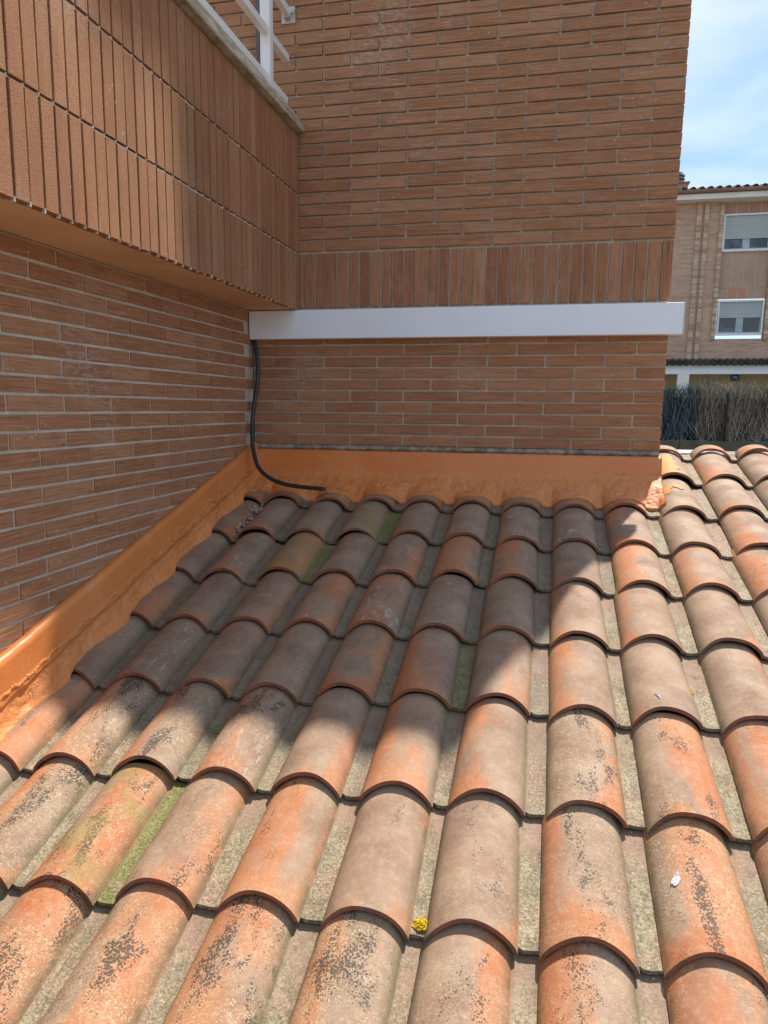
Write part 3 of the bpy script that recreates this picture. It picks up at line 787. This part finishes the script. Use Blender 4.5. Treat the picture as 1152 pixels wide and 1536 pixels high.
# ---- black cable
mat_cable = plain('black_rubber', (.028, .03, .034), .38, .5, .15, 20)
cpts = [(-0.100, -0.030, 4.0), (-0.098, -0.032, 3.975), (-0.088, -0.038, 3.935), (-0.068, -0.055, 3.824), (-0.068, -0.07, 3.732), (-0.078, -0.085, 3.64), (-0.088, -0.10, 3.529), (-0.075, -0.14, 3.425), (-0.045, -0.19, 3.345), (0.000, -0.24, 3.275), (0.072, -0.27, 3.225), (0.168, -0.295, 3.196), (0.285, -0.31, 3.184), (0.40, -0.325, 3.180)]
tag(tube('cable', spline(cpts, 8), .0115, mat_cable, None, 12), 'black cable hanging from the white cover box and lying on the tiles', 'cable')

# ---- rough grey cement line over the top edge of the back flashing
bm = bmesh.new(); NB = 150; rows_ = []
for i in range(NB + 1):
    x = XL + .002 + (WR - .004 - XL) * i / NB
    a_ = .003 * noise.noise((x * 20, 1, 1)); b_ = .004 * noise.noise((x * 31, 2, 1)); c_ = .002 * noise.noise((x * 50, 3, 1))
    rows_.append([bm.verts.new((x, .009, 3.397)), bm.verts.new((x, -.002 + c_, 3.390 + a_)), bm.verts.new((x, -.0045 - c_, 3.376 + b_)), bm.verts.new((x, .009, 3.366))])
for a_, b_ in zip(rows_, rows_[1:]):
    for k in range(3): bm.faces.new((a_[k], b_[k], b_[k + 1], a_[k + 1]))
bm_done(bm, 'cement_line', plain('dark_rough_cement', (.30, .265, .22), .95, .1, .45, 25, .8), bw)
# ---- small things on the roof
mat_lichen = plain('yellow_lichen', (.62, .42, .02), .9, .1, .35, 90, .6)
def clump(name, u, s, n, rad, count, mat, label, cat, group=None, squash=.6, seed=1):
    rr = random.Random(seed); bm = bmesh.new()
    for k in range(count):
        a = rr.uniform(0, 6.28); q = rad * math.sqrt(rr.random()); rr_ = rad * rr.uniform(.08, .20)
        p = RP(u + math.cos(a) * q, s + math.sin(a) * q * .8, n + rr_ * .2 + (rad - q) * rr.uniform(.1, .5))
        bmesh.ops.create_icosphere(bm, subdivisions=1, radius=rr_, matrix=Matrix.Translation(p) @ Matrix.Diagonal((1, 1, squash, 1)))
    for v in bm.verts: v.co += Vector((rr.uniform(-1, 1), rr.uniform(-1, 1), rr.uniform(-1, 1))) * rad * .04
    return tag(bm_done(bm, name, mat, None, False), label, cat, group)
u, s = tip(4, 6)
clump('lichen_clump', u + .022, s - .045, -.004, .020, 130, mat_lichen, 'bright yellow lichen clump in the channel between two tiles', 'lichen', seed=3)
u, s = tip(7, 4)
clump('lichen_patch', u - .012 + .0, s - .195 , -.001, .013, 60, mat_lichen, 'small round yellow lichen on a sunny tile channel at right', 'lichen', squash=.35, seed=5)
mat_drop = plain('white_dropping', (.78, .78, .77), .8, .1, .05, 40)
def dropping(c, r, t, ds, ang, lx, ly, label, seed):
    """flat splash moulded on the barrel"""
    rr = random.Random(seed); u, s = tip(c, r); V = []; F = []
    N = 14
    def P(a, b):
        ca, sa = math.cos(ang), math.sin(ang); du_, dv = a * ca - b * sa, a * sa + b * ca
        tt = t + du_ / (WF / 2); fy = -(ds + dv) / EX
        return RP(u - WF / 2 + tt * WF / 2, s + ds + dv, barrel_h(tt, HF - .006 * fy) - .018 * fy + .0030)
    for q in range(9):
        oa, ob = rr.uniform(-.45, .45) * lx, rr.uniform(-.6, .6) * ly
        la, lb = lx * rr.uniform(.25, .55), ly * rr.uniform(.35, .75)
        if q > 4: la *= .35; ob -= ly * rr.uniform(.3, .8); lb *= .8
        lift = NR * (.0004 * q); c0 = len(V); V.append(P(oa, ob) + NR * .0036 + lift)
        for k in range(N):
            a = 2 * math.pi * k / N; w = 1 + .12 * rr.uniform(-1, 1)
            V.append(P(oa + la * math.cos(a) * w, ob + lb * math.sin(a) * w) + lift - NR * .0005)
        for k in range(N): F.append((c0, c0 + 1 + k, c0 + 1 + (k + 1) % N))
    return tag(mobj('bird_dropping', mesh_from('bird_dropping', V, F), mat_drop), label, 'dropping', 'bird droppings on the tiles')
dropping(7, 6, -.58, -.215, .5, .012, .017, 'white splashed bird dropping on the left flank of a spotted tile', 4)
dropping(7, 4, -.25, -.085, 1.15, .028, .004, 'thin white streak of bird dropping just above a barrel tile edge, the smaller mark', 8)
# mortar rubble in the corner
mat_rub = plain('mortar_crumbs', (.42, .33, .25), .95, .1, .4, 60, .5)
bm = bmesh.new(); rr = random.Random(11)
for k in range(120):
    tt = rr.random()
    uu = -.235 + .0 + .055 * tt * 0 + rr.gauss(0, .021); ss = .0 + .40 * tt + rr.gauss(0, .02)
    nn = .001 + abs(rr.gauss(0, .006)) + .012
    q = rr.choice((.002, .003, .003, .004, .006, .010)) * (1.4 - tt * .6)
    p = RP(uu + .018 * math.sin(ss * 9), ss, nn)
    mt = Matrix.Translation(p) @ Matrix.Rotation(rr.uniform(0, 6), 4, 'Z') @ Matrix.Rotation(rr.uniform(0, 3), 4, 'X') @ Matrix.Diagonal((1.4, 1, .7, 1))
    bmesh.ops.create_icosphere(bm, subdivisions=1, radius=q, matrix=mt)
for v in bm.verts: v.co += Vector((rr.uniform(-1, 1), rr.uniform(-1, 1), rr.uniform(-1, 1))) * .0016
tag(bm_done(bm, 'mortar_rubble', mat_rub), 'crumbled mortar lying between the first tiles at the corner', kind='stuff')

# ---- parapet strips beyond the roof
mat_slab = plain('pale_grey_slab', (.40, .41, .43), .7, .3, .12, 5, .3)
mat_brownst = plain('brown_grey_coping', (.22, .165, .145), .7, .3, .12, 5, .3)
pw = tag(empty('parapet', (3.0, 1.1, 0)), 'low parapet capped with grey and brown slabs behind the roof edge', 'parapet')
box('wall', 2.1, 7.0, .92, 1.25, 0, 3.29, plain('parapet_render', (.22, .2, .17), .9), pw)
box('coping_slab', 2.1, 2.52, .90, 1.30, 3.292, 3.345, mat_slab, pw, .003)
box('coping_slab', 2.525, 4.6, .90, 1.30, 3.292, 3.340, mat_brownst, pw, .003)
box('coping_slab', 4.605, 7.0, .90, 1.30, 3.292, 3.340, mat_brownst, pw, .003)

# ================================================================== BOUNDARY WALL AND BRUSHWOOD FENCE
mat_bwall = plain('mossy_dark_concrete', (.10, .10, .075), .95, .1, .3, 3, .5)
bwl = tag(empty('boundary_wall', (5, 12, 0)), 'dark mossy concrete garden wall under the brushwood fence', 'wall')
box('wall', -8, 22, 12.0, 12.3, 0, 2.80, mat_bwall, bwl)
for k in range(10):
    box('coping_block', -8 + k * 3.0 + .005, -8 + (k + 1) * 3.0 - .005, 11.97, 12.33, 2.803, 3.02, mat_bwall, bwl, .01)
def twig_mat(name, a, b, c_):
    m = M(name, .9, .1)
    at = m.n('ShaderNodeAttribute', attribute_type='GEOMETRY', attribute_name='tw').outputs['Fac']
    m.color(m.mix(m.ramp(at, .5, .95), m.mix(m.ramp(at, .0, .55), a, b), c_)); return m.m
mat_twb = twig_mat('brown_twigs', (.06, .052, .043), (.19, .16, .125), (.50, .45, .39))
mat_twg = twig_mat('blue_green_twigs', (.018, .030, .036), (.045, .068, .078), (.22, .28, .30))
def twigs(name, x0, x1, count, mat, parent, seed, ztop, cross=.25):
    rng = np.random.default_rng(seed)
    n = count
    bx_ = rng.uniform(x0, x1, n); z0 = 3.02 + rng.beta(1, 2.2, n) * .8; Lg = rng.uniform(.25, .75, n)
    bush = rng.random(n) < .62
    z0 = np.where(bush, 3.50 + .62 * rng.beta(1.6, 1.5, n), z0); Lg = np.where(bush, rng.uniform(.06, .24, n), Lg)
    ang = np.where(bush, rng.uniform(-1.9, 1.9, n), rng.normal(0, .3, n))
    z0 = np.minimum(z0, ztop - .10 + .05 * np.sin(bx_ * 3.1) - rng.exponential(.05, n))
    z1 = np.minimum(z0 + Lg * np.cos(ang), ztop + rng.normal(0, .07, n) + .05 * np.sin(bx_ * 3.1))
    y0 = 12.12 + rng.uniform(-.05, .05, n); y1 = y0 + rng.normal(0, .04, n)
    x1_ = bx_ + Lg * np.sin(ang)
    w = rng.uniform(.0025, .006, n) * np.where(bush, .75, 1.)
    A = np.stack([bx_, y0, z0], 1); B = np.stack([x1_, y1, z1], 1)
    offs = np.array([[1, 0, 0], [-.5, .87, 0], [-.5, -.87, 0]])
    V = np.concatenate([(A[:, None, :] + offs[None] * w[:, None, None]), (B[:, None, :] + offs[None] * (w * .5)[:, None, None])], 1).reshape(-1, 3)
    b = (np.arange(n) * 6)[:, None]
    q = np.concatenate([b + np.array([[0, 1, 4, 3]]), b + np.array([[1, 2, 5, 4]]), b + np.array([[2, 0, 3, 5]])], 1).reshape(-1, 4)
    me = bpy.data.meshes.new(name); me.from_pydata(V.tolist(), [], q.tolist())
    at = me.attributes.new('tw', 'FLOAT', 'POINT'); at.data.foreach_set('value', np.repeat(rng.random(n), 6))
    me.update(); o = mobj(name, me, mat, parent); tag(o, kind='stuff'); return o
fe = tag(empty('brushwood_fence', (5, 12.1, 3.02)), 'ragged dark brushwood fence panel, its left end under blue green netting', 'fence')
twigs('netted_brushwood', 2.6, 4.33, 4800, mat_twg, fe, 3, 4.12)
twigs('brushwood', 4.31, 9.5, 10500, mat_twb, fe, 4, 4.20)
twigs('brushwood', -3, 2.6, 5000, mat_twb, fe, 5, 4.15)
mb = M('backing_sheet', .9, .1)
bn_ = mb.noise(mb.map(mb.pos, (14, 1, 2.2)), 1.2, 4, .6)
mb.color(mb.mix(mb.ramp(bn_, .47, .60), (.05, .05, .05), (.70, .70, .72)))
box('backing_sheet', -3, 9.5, 12.20, 12.21, 3.022, 3.86, mb.m, fe)
for xx in (4.83, 6.9, 2.9):
    tube('post', [(xx, 12.04, 3.02), (xx, 12.04, 3.95)], .022, plain('dark_post', (.02, .02, .018), .8), fe, 8)

# ================================================================== FAR HOUSE
YF = 22.0
fh = tag(empty('brick_house', (8, YF, 0)), 'pale brown brick house with roller shuttered windows beyond the fence', 'house')
mfb = M('pale_far_brick', .9, .2)
bt = mfb.n('ShaderNodeTexBrick'); mfb.lk(mfb.map(mfb.pos, (1, 1, 1), rot=(math.pi / 2, 0, 0)), bt.inputs[0])
bt.inputs['Color1'].default_value = (.62, .39, .27, 1); bt.inputs['Color2'].default_value = (.48, .29, .20, 1); bt.inputs['Mortar'].default_value = (.42, .33, .26, 1)
bt.inputs['Scale'].default_value = 1.; bt.inputs['Mortar Size'].default_value = .007; bt.inputs['Brick Width'].default_value = .26; bt.inputs['Row Height'].default_value = .065; bt.inputs['Bias'].default_value = -.2
rowv = mfb.noise(mfb.map(mfb.pos, (.7, .7, 9)), 1.3, 4, .7)
cf = mfb.mix(mfb.math('MULTIPLY', mfb.ramp(rowv, .5, .68), .6), bt.outputs[0], (.28, .165, .12))
cf = mfb.mix(mfb.math('MULTIPLY', mfb.ramp(mfb.noise(mfb.pos, 1.1, 4), .5, .7), .35), cf, (.56, .40, .28))
mfb.color(cf); mfb.bump(bt.outputs[1], -.4, .004); mat_fb = mfb.m
mat_panel = plain('clay_facade_panel', (.46, .31, .215), .8, .2, .1, 2)
mat_panel2 = plain('rosy_facade_panel', (.42, .245, .19), .8, .2, .1, 2)
mat_panelr = plain('orange_facade_panel', (.50, .24, .16), .8, .2, .1, 2)
mat_pgap = plain('pale_panel_joint', (.68, .60, .50), .9, .1, .05, 2)
mat_cream = plain('cream_render', (.82, .77, .70), .8, .2, .06, 2)
mat_gut = plain('terracotta_gutter', (.30, .17, .14), .6, .3, .1, 2)
mat_shut = plain('grey_roller_slat', (.46, .49, .47), .6, .3, .05, 2)
mat_alu = plain('window_frame_white', (.78, .80, .82), .5, .4, .04, 2)
mgl = M('window_glass', .08, .8); mgl.color(mgl.mix(mgl.ramp(mgl.noise(mgl.pos, 1.7, 3), .4, .6), (.02, .025, .03), (.10, .11, .12))); mat_glass = mgl.m
mat_rooft = plain('far_roof_clay', (.21, .17, .13), .9, .2, .3, 3)
mat_far_yel = plain('ochre_porch_render', (.50, .42, .26), .85, .2, .06, 2)
# walls (openings cut around the windows)
WX0, WX1 = -6., 16.
wins = []
for base in (6.30, 10.6, -1.0, 14.2):
    wins.append((base + .03, base + 1.38, 8.37, 9.45)); wins.append((base + .06, base + 1.36, 5.91, 6.95))
bm = bmesh.new()
cols_ = sorted({(w[0], w[1]) for w in wins}); 
# wall as strips around the window bays
bays = [(b - .04, b + 1.42) for b in (-1.0, 6.30, 10.6, 14.2)]
cur = WX0
for a, b in bays:
    bm_box(bm, cur, a, YF, YF + .3, 5.08, 9.80); cur = b
bm_box(bm, cur, WX1, YF, YF + .3, 5.08, 9.80)
for a, b in bays: bm_box(bm, a, b, YF + .001, YF + .3, 5.08, 5.80)
bm_done(bm, 'wall', mat_fb, fh)
box('ground_floor_wall', WX0, WX1, YF + .6, YF + .9, 0, 5.0, mat_far_yel, fh)
# pilasters of lighter brick
mpb = M('pilaster_brick', .9, .2); mpb.color(mpb.mix(mpb.ramp(mpb.noise(mpb.map(mpb.pos, (.4, .4, 5)), 2.2, 4, .7), .4, .62), (.38, .235, .16), (.62, .46, .33))); mat_pil = mpb.m
for a in bays:
    for xa, xb, zb in ((a[0] - .72, a[0] - .58, 5.08), (a[0] - .50, a[0] - .38, 5.08), (a[0] - .06, a[0] + .06, 5.75), (a[1] - .02, a[1] + .10, 5.75)):
        box('pilaster', xa, xb, YF - .06, YF - .001, zb, 9.78, mat_pil, fh)
# facade panels above, between and beneath the windows
def panels(a, b, z0, z1, n, mats, y):
    w = (b - a) / n
    box('panel_joint', a, b, y + .012, y + .05, z0, z1, mat_pgap, fh)
    for k in range(n):
        box('panel', a + k * w + .011, a + (k + 1) * w - .011, y, y + .011, z0 + .006, z1 - .006, mats[k % len(mats)], fh)
for bi, (a, b) in enumerate(bays):
    A, B = a + .065, b - .025
    panels(A, B, 9.47, 9.79, 4, [mat_panel2], YF + .06)
    panels(A, B, 7.30, 8.355, 4, [mat_panel], YF + .06)
    panels(A, B, 6.99, 7.295, 5, [mat_panel, mat_panelr, mat_panelr, mat_panel, mat_panel], YF + .06)
for wi, (a, b, z0, z1) in enumerate(wins):
    wf = box('window', a, b, YF + .10, YF + .13, z0, z1, mat_glass, fh)
    bm = bmesh.new()
    bm_box(bm, a, b, YF - .01, YF + .07, z1 - .05, z1); bm_box(bm, a, b, YF - .008, YF + .07, z0 - .0, z0 + .055)
    bm_box(bm, a, a + .045, YF - .01, YF + .07, z0 + .055, z1 - .05); bm_box(bm, b - .045, b, YF - .01, YF + .07, z0 + .055, z1 - .05)
    bm_done(bm, 'frame', mat_alu, wf)
    mid = z0 + (z1 - z0) * (.34 if wi % 2 == 0 else .50)
    bm = bmesh.new()
    bm_box(bm, (a + b) / 2 - .07, (a + b) / 2 + .07, YF + .07, YF + .099, z0 + .056, mid)
    for sx0, sx1 in ((a + .046, (a + b) / 2 - .071), ((a + b) / 2 + .071, b - .046)):
        bm_box(bm, sx0, sx0 + .03, YF + .07, YF + .099, z0 + .056, mid); bm_box(bm, sx1 - .03, sx1, YF + .07, YF + .099, z0 + .056, mid)
        bm_box(bm, sx0 + .03, sx1 - .03, YF + .07, YF + .099, z0 + .056, z0 + .095)
    bm_done(bm, 'sash', plain('blue_grey_sash', (.42, .46, .50), .5), wf)
    bm = bmesh.new(); zz = mid
    while zz < z1 - .055:
        bm_box(bm, a + .046, b - .046, YF + .045, YF + .066, zz, min(zz + .042, z1 - .051)); zz += .047
    bm_done(bm, 'shutter', mat_shut, wf)
# cornice, gutter and roof
box('fascia', WX0 - .3, WX1 + .3, YF - .45, YF + .3, 9.803, 9.955, mat_cream, fh)
def halfpipe(name, x0, x1, y, z, r, mat, parent):
    bm = bmesh.new(); seg = 8; v = []
    for xx in (x0, x1): v.append([bm.verts.new((xx, y + r * math.cos(math.pi + math.pi * k / seg), z + r * math.sin(math.pi + math.pi * k / seg))) for k in range(seg + 1)])
    for k in range(seg): bm.faces.new((v[0][k], v[1][k], v[1][k + 1], v[0][k + 1]))
    return bm_done(bm, name, mat, parent, True)
halfpipe('gutter', WX0 - .3, WX1 + .3, YF - .52, 10.045, .085, mat_gut, fh)
V = [(WX0 - .3, YF - .45, 9.99), (WX1 + .3, YF - .45, 9.99), (WX1 + .3, YF + 5, 11.05), (WX0 - .3, YF + 5, 11.05), (WX1 + .3, YF + 10.5, 9.99), (WX0 - .3, YF + 10.5, 9.99)]
rfo = mobj('roof', mesh_from('roof', V, [(0, 1, 2, 3), (3, 2, 4, 5)]), mat_rooft, fh)
bm = bmesh.new(); xx = WX0 - .2
while xx < WX1 + .2:      # eaves tiles as rows of barrels
    for j in range(13):
        y0 = YF - .50 + j * .40; z0 = 10.07 + (y0 - YF + .45) * .194
        v = []
        for yy_, zz_ in ((y0, z0 + .02), (y0 + .42, z0 + .02 + .42 * .194 - .02)):
            v.append([bm.verts.new((xx + .085 * math.cos(math.pi * k / 5), yy_, zz_ + .07 * math.sin(math.pi * k / 5))) for k in range(6)])
        for k in range(5): bm.faces.new((v[0][k], v[0][k + 1], v[1][k + 1], v[1][k]))
    xx += .245
tag(bm_done(bm, 'roof_tiles', mat_rooft, rfo, True), kind='stuff')
ch = box('chimney', 4.75, 5.30, YF + .5, YF + 1.05, 10.0, 10.52, mat_panel2, fh)
box('chimney_cap', 4.70, 5.35, YF + .45, YF + 1.1, 10.523, 10.56, mat_gut, ch)
for k in range(3):
    bm = bmesh.new(); bmesh.ops.create_cone(bm, cap_ends=True, segments=20, radius1=.22, radius2=.19, depth=.055, matrix=Matrix.Translation((5.02, YF + .78, 10.62 + k * .10)))
    bm_done(bm, 'cowl_ring', plain('grey_cowl', (.20, .19, .18), .8), ch, False)
bm = bmesh.new(); bmesh.ops.create_cone(bm, cap_ends=True, segments=16, radius1=.13, radius2=.13, depth=.34, matrix=Matrix.Translation((5.02, YF + .78, 10.73)))
bm_done(bm, 'flue', mat_gut, ch)
# ground floor porch: pent roof edge, white beam, posts
box('porch_beam', WX0, WX1, YF - 1.0, YF - .75, 4.70, 5.00, plain('white_beam', (.85, .86, .88), .8, .2, .04, 2), fh)
pr_ = mobj('porch_roof', mesh_from('porch_roof', [(WX0, YF - 1.1, 5.02), (WX1, YF - 1.1, 5.02), (WX1, YF - .001, 5.22), (WX0, YF - .001, 5.22), (WX0, YF - 1.1, 4.99), (WX1, YF - 1.1, 4.99)], [(0, 1, 2, 3), (4, 5, 1, 0)]), mat_rooft, fh)
bm = bmesh.new(); xx = WX0
while xx < WX1:
    bmesh.ops.create_cone(bm, cap_ends=True, segments=10, radius1=.10, radius2=.09, depth=.22, matrix=Matrix.Translation((xx, YF - 1.06, 5.035)) @ Matrix.Rotation(math.pi / 2 + .18, 4, 'X')); xx += .19
tag(bm_done(bm, 'porch_tiles', plain('mossy_dark_tile', (.07, .06, .055), .9, .1, .3, 3), pr_), kind='stuff')
for xx in (5.2, 9.6, 1.2, 13.5):
    box('porch_post', xx, xx + .32, YF - 1.0, YF - .76, 0, 4.698, mat_cream, fh)
sg = tag(empty('alarm_plaque', (7.13, YF + .55, 4.7)), 'small round blue plaque with pale letters under the porch of the far house', 'plaque')
bm = bmesh.new(); bmesh.ops.create_cone(bm, cap_ends=True, segments=24, radius1=.125, radius2=.125, depth=.03, matrix=Matrix.Translation((7.13, YF + .56, 4.66)) @ Matrix.Rotation(math.pi / 2, 4, 'X'))
bm_done(bm, 'disc', plain('blue_plaque', (.05, .08, .26), .4), sg)
bm = bmesh.new()
bm_box(bm, 7.06, 7.085, YF + .535, YF + .544, 4.62, 4.70); bm_box(bm, 7.085, 7.12, YF + .535, YF + .544, 4.68, 4.70); bm_box(bm, 7.12, 7.14, YF + .535, YF + .544, 4.62, 4.70)
bm_box(bm, 7.155, 7.175, YF + .535, YF + .544, 4.62, 4.70); bm_box(bm, 7.175, 7.2, YF + .535, YF + .544, 4.62, 4.64)
bm_done(bm, 'lettering', mat_cream, sg)
print('tiles', nt_, 'objects', len(bpy.data.objects))
